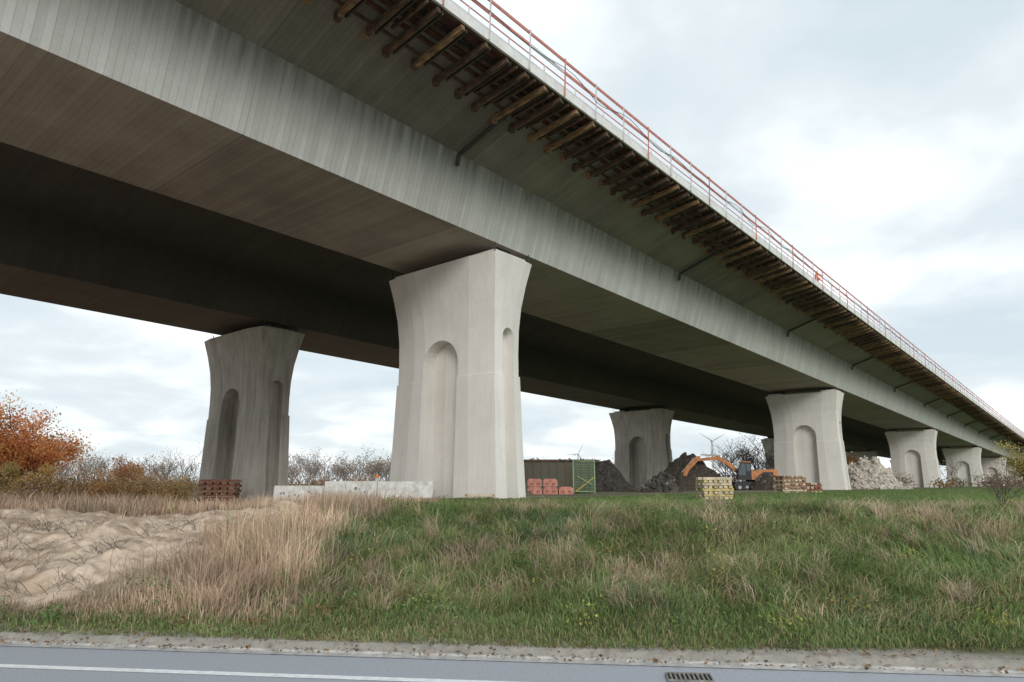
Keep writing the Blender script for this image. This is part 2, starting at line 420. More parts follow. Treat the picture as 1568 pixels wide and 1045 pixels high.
keep=(q>.12);cx,cy,q=cx[keep],cy[keep],q[keep]
sd=sandmask(cx,cy);keep=rng.uniform(0,1,len(cx))>np.minimum(sd*1.6,.993);cx,cy,q=cx[keep],cy[keep],q[keep]
n=len(cx)
strawz=sm((-2.2+1.6*(fbm(cx*.7,cy*.7,40)-.5)*2-cx)/1.4)*sm((q-.3-.7*fbm(cx*2,cy*2,41))/.5)
pn=fbm(cx*.55,cy*.75,50,4);dry=sm((pn-.56)*11)*sm((q-1.1)/1.2)
lush=sm((fbm(cx*.4+7,cy*.6,55,3)-.48)*9)
isst=rng.uniform(0,1,n)<np.maximum(strawz*.92,dry*.58+.03*sm((q-1)/1)*(1-lush))
tall=sm((q-.6)/1.6)
h=np.where(isst,rng.uniform(.14,.34,n),rng.uniform(.07,.24,n))
h=h*(.3+.7*tall)*(.45+1.1*fbm(cx*1.5,cy*1.5,60))
h=np.where(strawz>.5,h*1.45*(1-.35*sm((q-4)/3)),h)
h=np.where((cx<-4.2-.1*q)&(q<2.5),h*.55,h)
fld=sm((q-6)/2);h=h*(1-.6*fld*(strawz<.5))
baldry=(q<.8)&(rng.uniform(0,1,n)<.3)
az0=2*math.pi*fbm(cx*.45,cy*.45,61,2)*2.5+rng.normal(0,.7,n)
r=rng.uniform(0,1,(n,1));gcol=GR*(1-r)+GL*r
tt=sm((fbm(cx*1.1,cy*1.1,70)-.5)*5)[:,None];gcol=gcol*(1-.6*tt)+GB*.6*tt
oo=(rng.uniform(0,1,n)<(.14+.55*sm((fbm(cx*.8,cy*.8,71)-.50)*7))*(1-.8*lush));gcol=np.where(oo[:,None],OL*rng.uniform(.7,1.1,(n,1)),gcol)
r=rng.uniform(0,1,(n,1));scol=STR*(1-r*.75)+RS*r*.75
rsz=sm((fbm(cx*.8,cy*.8,80)-.45)*6)[:,None];scol=scol*(1-.6*rsz)+RS*.85*.6*rsz
scol=np.where((strawz<.5)[:,None],scol*.85,scol)
col=np.where(isst[:,None],scol,gcol);col=np.where(baldry[:,None],OL*.9,col)
col=col*(.76+.5*sm((fbm(cx*.9,cy*1.2,75,3)-.3)/.4))[:,None]
R=lambda a:np.repeat(a,per,0)
sp=R(np.where(isst,.12,.09))
m=n*per
bx=R(cx)+rng.normal(0,1,m)*sp;by=R(cy)+rng.normal(0,1,m)*sp
ok=qof(bx,by)>.15;
az=R(az0)+rng.normal(0,.8,m);lean=np.clip(R(np.where(strawz>.5,.38,.8))+rng.normal(0,.28,m),0.02,1.12)
hh=R(h)*rng.uniform(.5,1.4,m);w=rng.uniform(.006,.012,m)*(1+R(cy)/22);w=np.where(R(isst),w*.7,w)
cc=R(col)*rng.uniform(.65,1.3,(m,1))
bz=G(bx,by)
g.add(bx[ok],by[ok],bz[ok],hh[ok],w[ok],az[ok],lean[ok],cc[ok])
m=120000;bx_,by_=clumps(m,7.3,17);qq=qof(bx_,by_)
ok=(qq>.2)&(rng.uniform(0,1,m)>np.minimum(sandmask(bx_,by_)*1.6,.996))&(rng.uniform(0,1,m)<.35+.65*sm((qq-.3)/.8));bx_,by_=bx_[ok],by_[ok];m=len(bx_)
r=rng.uniform(0,1,(m,1));cc=(GR*(1-r)+GL*r)*rng.uniform(.7,1.25,(m,1));cc=np.where(rng.uniform(0,1,(m,1))<.25,OL*1.0,cc)
sz=sm((-2.4-bx_)/1.5)[:,None]*sm((qof(bx_,by_)-.6)/.5)[:,None];cc=cc*(1-sz*.8)+RS*.8*sz*.8
g.add(bx_,by_,G(bx_,by_),rng.uniform(.04,.12,m),rng.uniform(.008,.014,m),rng.uniform(0,6.28,m),rng.uniform(.1,.8,m),cc)
nt=460;tx,ty=clumps(nt,8.6,14.5,.85,0);k=(qof(tx,ty)>1.2)&(sandmask(tx,ty)<.3)&(tx>-3);tx,ty=tx[k],ty[k];nt=len(tx);per=60
R=lambda a:np.repeat(a,per,0);m=nt*per
bx=R(tx)+rng.normal(0,.07,m);by=R(ty)+rng.normal(0,.07,m)
tcol=np.where(rng.uniform(0,1,(nt,1))<.25,STR*.85,np.where(rng.uniform(0,1,(nt,1))<.45,OL*1.2,GL))
taz=R(rng.uniform(0,6.28,nt))
g.add(bx,by,G(bx,by),R(rng.uniform(.2,.42,nt))*rng.uniform(.6,1.2,m),rng.uniform(.006,.011,m),taz+rng.normal(0,.9,m),np.clip(rng.normal(.85,.25,m),.1,1.12),R(tcol)*rng.uniform(.65,1.2,(m,1)))
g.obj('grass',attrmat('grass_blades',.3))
g=Grass()
m=60000;yy=15.5+44*rng.uniform(0,1,m)**1.3;xx=rng.uniform(-1,-.10,m)*(.9*yy+3)
k=sandmask(xx,yy)<.4;xx,yy=xx[k],yy[k];m=len(xx)
r=rng.uniform(0,1,(m,1));cc=(STR*.75*(1-r)+RS*.9*r)*rng.uniform(.55,1.1,(m,1))
pt=sm((fbm(xx*.25,yy*.25,95)-.45)*5)[:,None];cc=cc*(1-.45*pt)+np.array([.46,.29,.15])*.45*pt
s_=xx*CD+yy*SD;t_=-xx*SD+yy*CD
und=((t_>15)&(s_>-4));hh=rng.uniform(.2,.6,m);kx=xx/yy;hh=hh*(.25+.75*sm((-.40-kx)/.12))
kk=~(und&(rng.uniform(0,1,m)<.5))
g.add(xx[kk],yy[kk],G(xx[kk],yy[kk]),hh[kk],rng.uniform(.015,.03,m)[kk],rng.uniform(0,6.28,m)[kk],rng.uniform(.05,.6,m)[kk],cc[kk])
m=60000;yy=17+50*rng.uniform(0,1,m)**1.2;xx=rng.uniform(-.1,.95,m)*yy
s_=xx*CD+yy*SD;t_=-xx*SD+yy*CD;k=(t_<16.5);xx,yy=xx[k],yy[k];m=len(xx)
r=rng.uniform(0,1,(m,1));cc=(GR*(1-r)+GL*r)*rng.uniform(.7,1.2,(m,1))
g.add(xx,yy,G(xx,yy),rng.uniform(.04,.10,m),rng.uniform(.015,.03,m),rng.uniform(0,6.28,m),rng.uniform(.05,.6,m),cc)
g.obj('field_grass',attrmat('field_grass_blades',.3))
def quads(P,size,col,flat=.0):
    n=len(P);a=rng.normal(0,1,(n,3));a[:,2]*=(1-flat);a/=np.linalg.norm(a,axis=1)[:,None]+1e-9
    c_=rng.normal(0,1,(n,3));c_[:,2]*=(1-flat);b_=np.cross(a,c_);
    b2_=np.cross(a,b_) if flat<.5 else c_-a*np.sum(a*c_,1)[:,None]
    b2_/=np.linalg.norm(b2_,axis=1)[:,None]+1e-9
    a=a*size[:,None]*.5;b2_=b2_*size[:,None]*.38
    V=np.stack([P-a,P-b2_,P+a,P+b2_],1).reshape(-1,3);C=np.repeat(col,4,0);return V,C
m=2600;lx=rng.uniform(-9,9,m);ly=7.25-.12*lx+np.abs(rng.normal(0,.45,m))-.15
ly=np.maximum(ly,7.08-.12*lx);lz=np.maximum(G(lx,ly)+.02,np.where(qof(lx,ly)<.08,.04,0))
P=np.stack([lx,ly,lz],1);cc=np.array([.24,.15,.08])*rng.uniform(.4,1.6,(m,1));V,C=quads(P,rng.uniform(.02,.05,m),cc,.85)
npmesh('fallen_leaves',V,np.arange(len(V)).reshape(-1,4),[attrmat('dead_leaves',.1)],C)
# broad-leaved weeds among the grass
nw=170;wx,wy=clumps(nw,7.9,14.5,.9,0);k=(qof(wx,wy)>.5)&(sandmask(wx,wy)<.3);wx,wy=wx[k],wy[k];nw=len(wx);per=70
m=nw*per;R=lambda a:np.repeat(a,per,0)
hw=R(rng.uniform(.06,.26,nw));rad=R(rng.uniform(.07,.2,nw))
px=R(wx)+rng.normal(0,1,m)*rad;py=R(wy)+rng.normal(0,1,m)*rad
pz=G(px,py)+hw*rng.uniform(.2,1.1,m)
wc=np.array([(.13,.22,.07),(.22,.30,.10),(.40,.38,.10),(.30,.20,.10)])[rng.choice(4,nw,p=[.4,.3,.17,.13])]
V,C=quads(np.stack([px,py,pz],1),rng.uniform(.018,.05,m),R(wc)*rng.uniform(.6,1.4,(m,1)),.3)
npmesh('weeds',V,np.arange(len(V)).reshape(-1,4),[attrmat('weed_leaves',.3)],C)
# ---------------------------------------------------------------- trees
M_bark=mat('bark',(.15,.12,.10),.9,.4,6)
def branch(mb,p,d,L,r,lev,kids,tips,rg,up=.12,sides=4):
    seg=3 if lev>0 else 2
    pts=[p];dd=d.copy()
    for k in range(seg):
        dd=(dd+Vector((rg.gauss(0,.16),rg.gauss(0,.16),rg.gauss(0,.12)+up))).normalized()
        pts.append(pts[-1]+dd*(L/seg))
    for k in range(seg):
        mb.bar(pts[k],pts[k+1],r*(1-.6*k/seg),r*(1-.6*(k+1)/seg),0,sides)
    tips.append(pts[-1])
    if lev>0:
        for c in range(kids):
            f=rg.uniform(.3,1.0);k=min(seg-1,int(f*seg));q_=pts[k].lerp(pts[k+1],f*seg-k)
            a=rg.uniform(0,6.283);side=Vector((math.cos(a),math.sin(a),rg.uniform(-.1,.5)))
            nd=(dd*.55+side*.8).normalized()
            branch(mb,q_,nd,L*rg.uniform(.5,.72),r*.5,lev-1,kids,tips,rg,up,sides)
def tree(mb,x,y,H,rg,lev=3,kids=5,tips=None,sides=4,trunk=.28,wide=.6,limbs=4,thick=.022):
    tips=[] if tips is None else tips
    z=float(G(x,y))
    p=Vector((x,y,z-.1));tr=H*thick
    top=p+Vector((rg.uniform(-.03,.03)*H,rg.uniform(-.03,.03)*H,H*trunk))
    mb.bar(p,top,tr*1.2,tr*.9,0,max(5,sides))
    for k in range(limbs):
        a=rg.uniform(0,6.28);branch(mb,top-Vector((0,0,rg.uniform(0,.3)*H*trunk)),Vector((math.cos(a)*wide,math.sin(a)*wide,rg.uniform(.6,1))).normalized(),H*.42,tr*.7,lev-1,kids,tips,rg,sides=sides)
    branch(mb,top,Vector((0,0,1)),H*.48,tr*.8,lev-1,kids,tips,rg,sides=sides)
    return tips
rg=random.Random(5)
def leafy(name,x,y,H,nleaf,size,pal,lev=3,spread=.06,trunk=.28,wide=.6,limbs=4):
    mb=MB();tips=tree(mb,x,y,H,rg,lev,5,None,4,trunk,wide,limbs)
    tr=mb.obj(name,[M_bark])
    tp=np.array([tuple(t) for t in tips]);idx=rng.integers(0,len(tp),nleaf)
    P=tp[idx]+rng.normal(0,H*spread,(nleaf,3));P[:,2]=np.maximum(P[:,2],float(G(x,y))+.3)
    tone=rng.uniform(.6,1.35,len(tp))[idx][:,None]
    pal=np.array(pal);base=pal[rng.integers(0,len(pal),len(tp))][idx]*.6+pal[rng.integers(0,len(pal),nleaf)]*.4
    cc=np.clip(base*tone*rng.uniform(.7,1.25,(nleaf,1)),0,.9)
    V,C=quads(P,rng.uniform(size*.6,size*1.3,nleaf),cc)
    l=npmesh('foliage',V,np.arange(len(V)).reshape(-1,4),[attrmat(name+'_leaf',.45)],C);l.parent=tr
ORN=[(.78,.32,.14),(.84,.40,.16),(.72,.26,.13),(.76,.48,.18)]
leafy('autumn_tree',-.702*58,58,8.2,21000,.19,ORN,3,.055,.10,1.0,9)
leafy('autumn_tree',-.80*60,60,7.2,13000,.18,ORN,3,.055,.10,1.0,7)
leafy('autumn_tree',-.735*50,50,2.8,6000,.13,[(.40,.38,.14),(.52,.42,.16),(.66,.38,.16)],3,.06,.1,.9,5)
leafy('autumn_tree',-.675*49,49,2.6,5000,.13,[(.78,.52,.18),(.68,.38,.14),(.48,.40,.16)],3,.06,.1,1.0,5)
leafy('autumn_tree',-.56*62,62,3.8,4500,.14,[(.70,.42,.22),(.60,.33,.2)],3,.05,.15,.8,5)
leafy('yellow_tree',.735*62,62,4.4,5000,.15,[(.60,.46,.16),(.48,.40,.16),(.36,.33,.14)],3,.06,.15,.9,5)
leafy('autumn_tree',.492*105,105,5.6,4000,.22,[(.64,.33,.14),(.54,.37,.16)],3,.06,.15,.8,5)
mb=MB();tp=[]
def rngline(k0,k1,n,h0,h1,y0=105,y1=140):
    for i in range(n):
        k=k0+(k1-k0)*(i+rg.random())/n;y=rg.uniform(y0,y1);tree(mb,k*y,y,rg.uniform(h0,h1)*y/115,rg,3,4,tp,3,.2,.75,thick=.014)
rngline(-.70,-.46,28,4.6,7.8);rngline(-.34,-.16,28,5.0,7.6);rngline(0.0,.16,12,3.5,5.6);rngline(.30,.37,9,7.5,10);rngline(.37,.95,10,4,6)
rngline(-1.2,-.7,7,4,7)
tl=mb.obj('distant_treeline',[mat('bark_grey',(.19,.165,.15),.9,.3,1)])
tp=np.array([tuple(t) for t in tp]);m=30000;idx=rng.integers(0,len(tp),m);grp=hash2(np.floor(tp[idx][:,0]/6),0*idx,3)
sel=rng.uniform(0,1,m)<(.14+.8*(grp>.6));idx=idx[sel];m=len(idx)
P=tp[idx]+rng.normal(0,.3,(m,3));pal=np.array([(.28,.22,.17),(.36,.23,.15),(.22,.21,.15)])
V,C=quads(P,rng.uniform(.12,.28,m),pal[rng.integers(0,3,m)]*rng.uniform(.6,1.3,(m,1)))
l=npmesh('twig_foliage',V,np.arange(len(V)).reshape(-1,4),[attrmat('twig_leaf',.2)],C);l.parent=tl
def shrubmass(name,items,pal,nl,size):
    mb=MB();Ps=[];Cs=[]
    pal=np.array(pal)
    for (x,y,w,h) in items:
        z=float(G(x,y));tips=[]
        for k in range(9):
            a=rg.uniform(0,6.28);branch(mb,Vector((x+rg.gauss(0,w*.15),y+rg.gauss(0,w*.15),z-.05)),Vector((math.cos(a)*.5,math.sin(a)*.5,1)).normalized(),h*.62,.012+.004*h,1,4,tips,rg,sides=3)
        t_=np.array([tuple(t) for t in tips]);t_=np.concatenate([t_,t_*[1,1,0]+[0,0,1]*(z+(t_[:,2:3]-z)*.5)])
        ix=rng.integers(0,len(t_),nl);P=t_[ix]+rng.normal(0,1,(nl,3))*[w*.16,w*.16,h*.1]
        P[:,2]=np.maximum(P[:,2],z+.02)
        base=pal[rng.integers(0,len(pal))]*.65+pal[rng.integers(0,len(pal),nl)]*.35
        Ps.append(P);Cs.append(np.clip(base*rng.uniform(.5,1.4,(len(t_),1))[ix]*rng.uniform(.7,1.2,(nl,1)),0,.9))
    o=mb.obj(name,[M_bark]);P=np.concatenate(Ps);C=np.concatenate(Cs)
    V,C=quads(P,rng.uniform(size*.5,size*1.3,len(P)),C);l=npmesh('shrub_leaves',V,np.arange(len(V)).reshape(-1,4),[attrmat(name+'_leaf',.5)],C);l.parent=o
PALS=[(.80,.50,.18),(.76,.40,.17),(.48,.34,.2),(.38,.35,.16),(.58,.40,.27),(.82,.60,.22),(.72,.44,.27)]
it=[]
for i in range(56):
    k=rg.uniform(-.86,-.43);y=rg.uniform(44,60);it.append((k*y,y,rg.uniform(1.8,3.2),rg.uniform(.9,2.3)+(.8 if rg.random()<.2 else 0)))
shrubmass('shrub_thicket',it,PALS,600,.12)
it=[]
for i in range(120):
    k=rg.uniform(-.9,.2) if i<98 else rg.uniform(.2,.95);y=rg.uniform(80,105);it.append((k*y,y,rg.uniform(3,5),rg.uniform(1.3,2.7)))
shrubmass('hedgerow',it,[(.30,.24,.18),(.38,.26,.17),(.24,.22,.15),(.46,.30,.17)],280,.25)
mb=MB();tips=[];z=float(G(10.2,14.6))
for k in range(8):
    a=rg.uniform(0,6.28);branch(mb,Vector((10.2,14.6,z)),Vector((math.cos(a)*.5,math.sin(a)*.5,1)).normalized(),.62,.012,2,4,tips,rg,sides=4,up=.05)
o=mb.obj('bare_shrub',[M_bark]);P=np.array([tuple(t) for t in tips]);m=len(P)
V,C=quads(P,rng.uniform(.02,.04,m),np.tile([.4,.2,.1],(m,1)));l=npmesh('shrub_leaves',V,np.arange(len(V)).reshape(-1,4),[attrmat('bs_leaf',.2)],C);l.parent=o
mb=MB();tips=[]
for i in range(60):
    x=rg.uniform(-10,-4.5);y=rg.uniform(9.0,14.5)
    for k in range(6):
        a=rg.uniform(0,6.28);branch(mb,Vector((x+rg.gauss(0,.08),y+rg.gauss(0,.08),float(G(x,y))-.02)),Vector((math.cos(a)*.8,math.sin(a)*.8,.7)).normalized(),rg.uniform(.12,.4),.005,1,3,tips,rg,sides=3,up=.02)
mb.obj('dead_weed_stalks',[M_bark])
# ---------------------------------------------------------------- concrete barriers
M_barr=mat('barrier_white',(.80,.80,.77),.8,.3,3,bump=.2,col2=(.50,.49,.45))
M_graf=mat('grey_spray_paint',(.26,.28,.30),.7,.2,6)
def zrel(x,y): return float(G(x,y))
ends=[(-10.3,30.4),(-7.9,29.6),(-5.5,28.8),(-3.1,28.0)]
jp=[(-.3,0),(.3,0),(.3,.08),(.16,.3),(.1,.95),(-.1,.95),(-.16,.3),(-.3,.08)]
for i in range(3):
    a,e=Vector(ends[i]),Vector(ends[i+1]);d=(e-a);L=d.length;an=math.atan2(d.y,d.x)
    b=MB();sc=1.05 if i<1 else (.97 if i==1 else .80)
    b.prism([(p[0],p[1]*sc) for p in jp],.02,L-.02,0,Matrix.Rotation(-math.pi/2,4,'Z'))
    rr=random.Random(i)
    if i<2:
      for k in range(8):
        x=.3+k*.23
        for m_ in range(2):
            x2=x+rr.uniform(-.05,.1);z2=rr.uniform(.5,.75)*sc;b.box(x2,x2+rr.choice((.02,.08)),-.145,-.141,z2-rr.choice((.10,.015)),z2,1)
    o=b.obj('concrete_barrier',[M_barr,M_graf],(a.x,a.y,max(zrel(a.x,a.y),zrel(e.x,e.y))-.04),an)
b=MB();b.bar((0,0,0),(0,0,.16),.07,.09,0,8);b.bar((0,0,.16),(0,0,.3),.09,.07,1,10)
b.obj('warning_lamp',[M_galv,mat('orange_plastic',(.7,.2,.04),.4,.1,4)],(-5.6,28.85,zrel(-5.6,28.8)+.87),0)
def stack(name,x,y,w,d,layers,lh,mats,rot,slats=6):
    b=MB();z=0;r_=random.Random(int(x*10))
    for l in range(layers):
        if l%2==0:
            for k in range(slats):
                u=-w/2+w*(k+.5)/slats;b.box(u-w/slats*.36,u+w/slats*.36,-d/2+r_.uniform(-.05,.05),d/2+r_.uniform(-.05,.05),z,z+lh*.85,r_.randint(0,len(mats)-1))
        else:
            for v in(-.38,0,.38): b.box(-w/2+r_.uniform(-.06,.04),w/2+r_.uniform(-.04,.08),v*d-.06,v*d+.06,z,z+lh*.97,r_.randint(0,len(mats)-1))
        z+=lh
    return b.obj(name,mats,(x,y,zrel(x,y)-.02),rot,bevel=.006)
M_w1=mat('weathered_red_wood',(.32,.14,.09),.85,.4,5);M_w2=mat('brown_wood',(.38,.22,.14),.85,.4,5)
M_w3=mat('pale_timber',(.66,.56,.40),.8,.3,5);M_w4=mat('yellow_timber',(.64,.50,.22),.8,.3,5)
stack('timber_beam_stack',-.4185*38,38,1.9,1.4,10,.135,[M_w1,M_w2],.15,5)
stack('pallet_stack',.289*26,26,1.12,.9,8,.1,[M_w3,M_w3,M_w4],.1,6)
stack('pallet_stack',.398*44,44,1.7,1.0,9,.12,[M_w3,M_w2],.3,6)
stack('timber_stack',.428*46,46,1.2,.9,5,.13,[M_w3,M_w1],-.2,5)
stack('timber_stack',-.045*27,26.5,1.0,.5,2,.08,[M_w2,M_w3],.1,4)
b=MB()
b.box(-2.3,2.1,-1.1,1.1,.15,.25,0)
b.box(-2.3,2.1,-1.15,-1.09,.2,1.85,0);b.box(-2.3,2.1,1.09,1.15,.2,1.85,0);b.box(-2.36,-2.3,-1.15,1.15,.2,1.85,0);b.box(2.1,2.16,-1.15,1.15,.2,1.85,0)
for k in range(10): b.box(-2.2+k*.46,-2.12+k*.46,-1.21,-1.15,.2,1.8,0)
b.box(-2.4,2.2,-1.24,-1.15,1.8,1.92,1);b.box(-2.4,2.2,1.15,1.24,1.8,1.92,1)
for k in range(30):
    x=random.uniform(-2.2,2);b.beam((x,random.uniform(-.9,.9),1.6),(x+random.uniform(-.8,.8),random.uniform(-.9,.9),random.uniform(1.7,2.05)),.06,.04,2)
b.obj('waste_container',[mat('dark_green_brown_paint',(.06,.075,.05),.6,.5,3,col2=(.10,.06,.04)),M_timberd,M_w2],(.062*44,44,zrel(2.7,44)-.05),-.03,scale=1.08)
b=MB()
for k in range(3):
    for l in range(2):
        if l and k==2: continue
        x=k*.85;b.prism([(x,l*.42),(x+.78,l*.42),(x+.78,l*.42+.3),(x+.68,l*.42+.4),(x+.1,l*.42+.4),(x,l*.42+.3)],-.2,.2,0)
        b.box(x+.12,x+.3,-.206,-.2,l*.42+.08,l*.42+.2,1);b.box(x+.48,x+.66,-.206,-.2,l*.42+.08,l*.42+.2,1)
b.obj('traffic_barrier_stack',[mat('faded_orange_plastic',(.60,.24,.17),.5,.3,4),mat('barrier_recess',(.38,.14,.10),.8,.2,4)],(.022*38,38,zrel(.9,38)),.05,bevel=.02)
b=MB();M_grn=mat('light_green_paint',(.36,.56,.32),.6,.3,4)
for x in(0,1.3): b.bar((x,0,0),(x,0,1.95),.035,None,0,6)
for z in(.1,1.9): b.bar((0,0,z),(1.3,0,z),.025,None,0,5)
for k in range(26): b.bar((.05*k+.02,0,.1),(.05*k+.02,0,1.9),.004,None,0,4)
for k in range(12): b.bar((0,0,.2+k*.15),(1.3,0,.2+k*.15),.004,None,0,4)
b.beam((.1,-.1,.1),(1.2,-.05,.9),.1,.05,1);b.beam((.2,-.12,1.0),(1.1,-.1,.5),.12,.04,0)
b.obj('mesh_fence_panel',[M_grn,mat('yellow_board',(.6,.5,.08),.6,.3,4)],(.088*41.5,41.5,zrel(3.6,41)),.12)
def mound(name,x,y,w,d,h,col,nchunk,cs,chunkcols,seed):
    n=54;u=np.linspace(-1,1,n);U,Vv=np.meshgrid(u,u)
    wr=.25*(fbm(U*1.6+seed,Vv*1.6,seed+7)-.5)*2
    r=np.clip(np.hypot(U,Vv)+wr,0,2);prof_=sm((1-r)/.85)
    hh=h*prof_*(.5+.9*fbm(U*2.4+seed,Vv*2.4,seed))
    hh+=(fbm(U*9,Vv*9,seed+2)-.5)*.28*h*np.clip(1.1-r,0,1)-.12
    z0=float(G(x,y));P=np.stack([x+U.ravel()*w/2,y+Vv.ravel()*d/2,z0+hh.ravel()],1)
    ii=np.arange(n*n).reshape(n,n);F=np.stack([ii[:-1,:-1].ravel(),ii[:-1,1:].ravel(),ii[1:,1:].ravel(),ii[1:,:-1].ravel()],1)
    o=npmesh(name,P,F,[mat(name+'_soil',col,.95,.5,5,bump=.8)],None,False)
    if nchunk:
        b=MB();r_=random.Random(seed)
        for k in range(nchunk):
            i=r_.randrange(n*n)
            if math.hypot(U.ravel()[i],Vv.ravel()[i])>.97: continue
            s=cs*r_.uniform(.3,1.5);Mx=Matrix.Translation(P[i]+np.array([0,0,s*.15]))@Euler((r_.uniform(0,3),r_.uniform(0,3),r_.uniform(0,3))).to_matrix().to_4x4()
            vs=[(sx*s*.5*r_.uniform(.6,1),sy*s*.4*r_.uniform(.6,1),sz*s*.3*r_.uniform(.6,1)) for sz in(-1,1) for sy in(-1,1) for sx in(-1,1)]
            b.add(vs,[(0,2,3,1),(4,5,7,6),(0,1,5,4),(2,6,7,3),(0,4,6,2),(1,3,7,5)],r_.randrange(len(chunkcols)),Mx)
        c_=b.obj('rubble_chunks',chunkcols);c_.parent=o
C1=mat('rubble_grey',(.20,.185,.165),.9,.3,5);C2=mat('rubble_dark',(.08,.07,.06),.9,.3,5);C3=mat('rubble_light',(.74,.68,.60),.9,.3,5)
C4=mat('rubble_mid',(.56,.51,.45),.9,.3,5)
mound('earth_pile',.128*52,52,6.6,4,2.2,(.075,.065,.055),60,.22,[C2,C2,C1],4)
mound('rubble_pile',.215*46,46,3.2,2.5,1.2,(.10,.09,.08),160,.3,[C2,C1,C2],6)
mound('earth_pile',.265*62,63,7.5,5,2.7,(.095,.075,.06),60,.3,[C2],8)
mound('concrete_rubble_pile',.515*72,72,8,5,3.0,(.60,.53,.46),420,.4,[C3,C4,C4],10)
mound('earth_pile',.375*58,60,5,4,1.5,(.09,.07,.055),60,.3,[C2,C1],12)
mound('dirt_heap',-.02*36,37,5,3,.8,(.24,.19,.13),30,.2,[C1],14)
# ---------------------------------------------------------------- excavator (faces -x)
b=MB();OR,BK,GLs,GY_=0,1,2,3
for yy in(-1.2,.7):
    b.prism([(-1.9,.25),(-1.65,.02),(1.65,.02),(1.95,.25),(2.0,.55),(1.75,.85),(-1.7,.85),(-1.95,.55)],yy,yy+.5,BK)
    for k in range(5): b.bar((-1.4+k*.7,yy-.02,.3),(-1.4+k*.7,yy+.52,.3),.17,None,GY_,8)
b.box(-1.3,1.3,-.7,.7,.4,.9,BK)
b.bar((0,0,.85),(0,0,1.05),.6,None,BK,14)
b.prism([(-.2,1.05),(2.1,1.05),(2.4,1.25),(2.4,1.9),(2.15,2.1),(.4,2.05),(-.2,1.9)],-1.2,1.2,OR)
b.box(.3,2.2,-1.21,-1.2,1.15,1.35,BK);b.box(.9,1.9,-1.21,-1.2,1.5,1.8,BK)
b.prism([(1.6,2.1),(2.1,2.1),(2.05,2.28),(1.65,2.28)],-.8,.4,BK)
b.prism([(-1.5,1.05),(-.2,1.05),(-.2,2.75),(-1.15,2.8),(-1.5,2.0)],-1.2,-.25,BK)
b.prism([(-1.40,1.98),(-1.1,2.66),(-.75,2.64),(-.75,1.5),(-1.40,1.5)],-1.215,-1.2,GLs)
b.prism([(-.66,1.9),(-.66,2.62),(-.28,2.6),(-.28,1.9)],-1.215,-1.2,GLs)
b.prism([(-1.54,2.0),(-1.18,2.76),(-1.165,2.74),(-1.52,1.98)],-1.1,-.35,GLs)
b.prism([(-1.25,2.8),(-.2,2.75),(-.2,2.83),(-1.2,2.88)],-1.25,-.2,OR)
b.prism([(-1.3,1.05),(-.2,1.05),(-.2,1.5),(-1.3,1.4)],.35,1.2,OR)
b.prism([(-.9,1.2),(-.45,1.15),(-1.9,2.7),(-3.1,3.45),(-5.3,3.2),(-5.35,2.95),(-3.2,3.05),(-2.2,2.45)],-.2,.2,OR)
b.prism([(-4.9,3.45),(-5.35,3.45),(-6.6,2.2),(-6.9,1.1),(-6.6,1.05),(-6.2,1.95),(-5.2,2.95)],-.16,.16,OR)
b.bar((-1.3,0.3,1.3),(-2.6,.3,2.85),.09,.06,GY_,8);b.bar((-3.0,0,3.5),(-4.9,0,3.6),.09,.06,GY_,8);b.bar((-5.6,0,3.25),(-6.9,0,1.8),.07,.05,GY_,8)
b.prism([(-6.5,1.1),(-7.1,1.15),(-7.35,.6),(-7.0,.15),(-6.3,.1),(-6.1,.3),(-6.6,.45)],-.55,.55,BK)
b.bar((.9,.7,2.05),(.9,.7,2.6),.06,None,BK,8)
b.obj('excavator',[mat('orange_machine_paint',(.62,.24,.07),.5,.3,3),mat('machine_black',(.03,.03,.032),.6,.3,5),mat('cab_glass',(.10,.13,.15),.15,.1,2),M_galv],(.338*62,61,zrel(21,61)-.02),-.12,bevel=.025,scale=.86)
def turbine(x,y,H,R_,ph):
    b=MB();b.bar((0,0,0),(0,0,H),2.0,1.2,0,12);b.box(-2,2,-4,4,H-1.5,H+2)
    for k in range(3):
        a=ph+k*2.094;p=Vector((math.cos(a),0,math.sin(a)));o_=Vector((0,-5,H))
        b.bar(o_,o_+p*R_*.25,1.1,1.4,0,6);b.bar(o_+p*R_*.25,o_+p*R_,1.4,.3,0,6)
    b.obj('wind_turbine',[mat('turbine_grey',(.5,.51,.53),.6,.1,1)],(x,y,0),0)
turbine(.290*1500,1500,92,34,.5);turbine(.0955*1900,1900,80,32,1.1);turbine(-.02*2600,2600,75,30,.2)
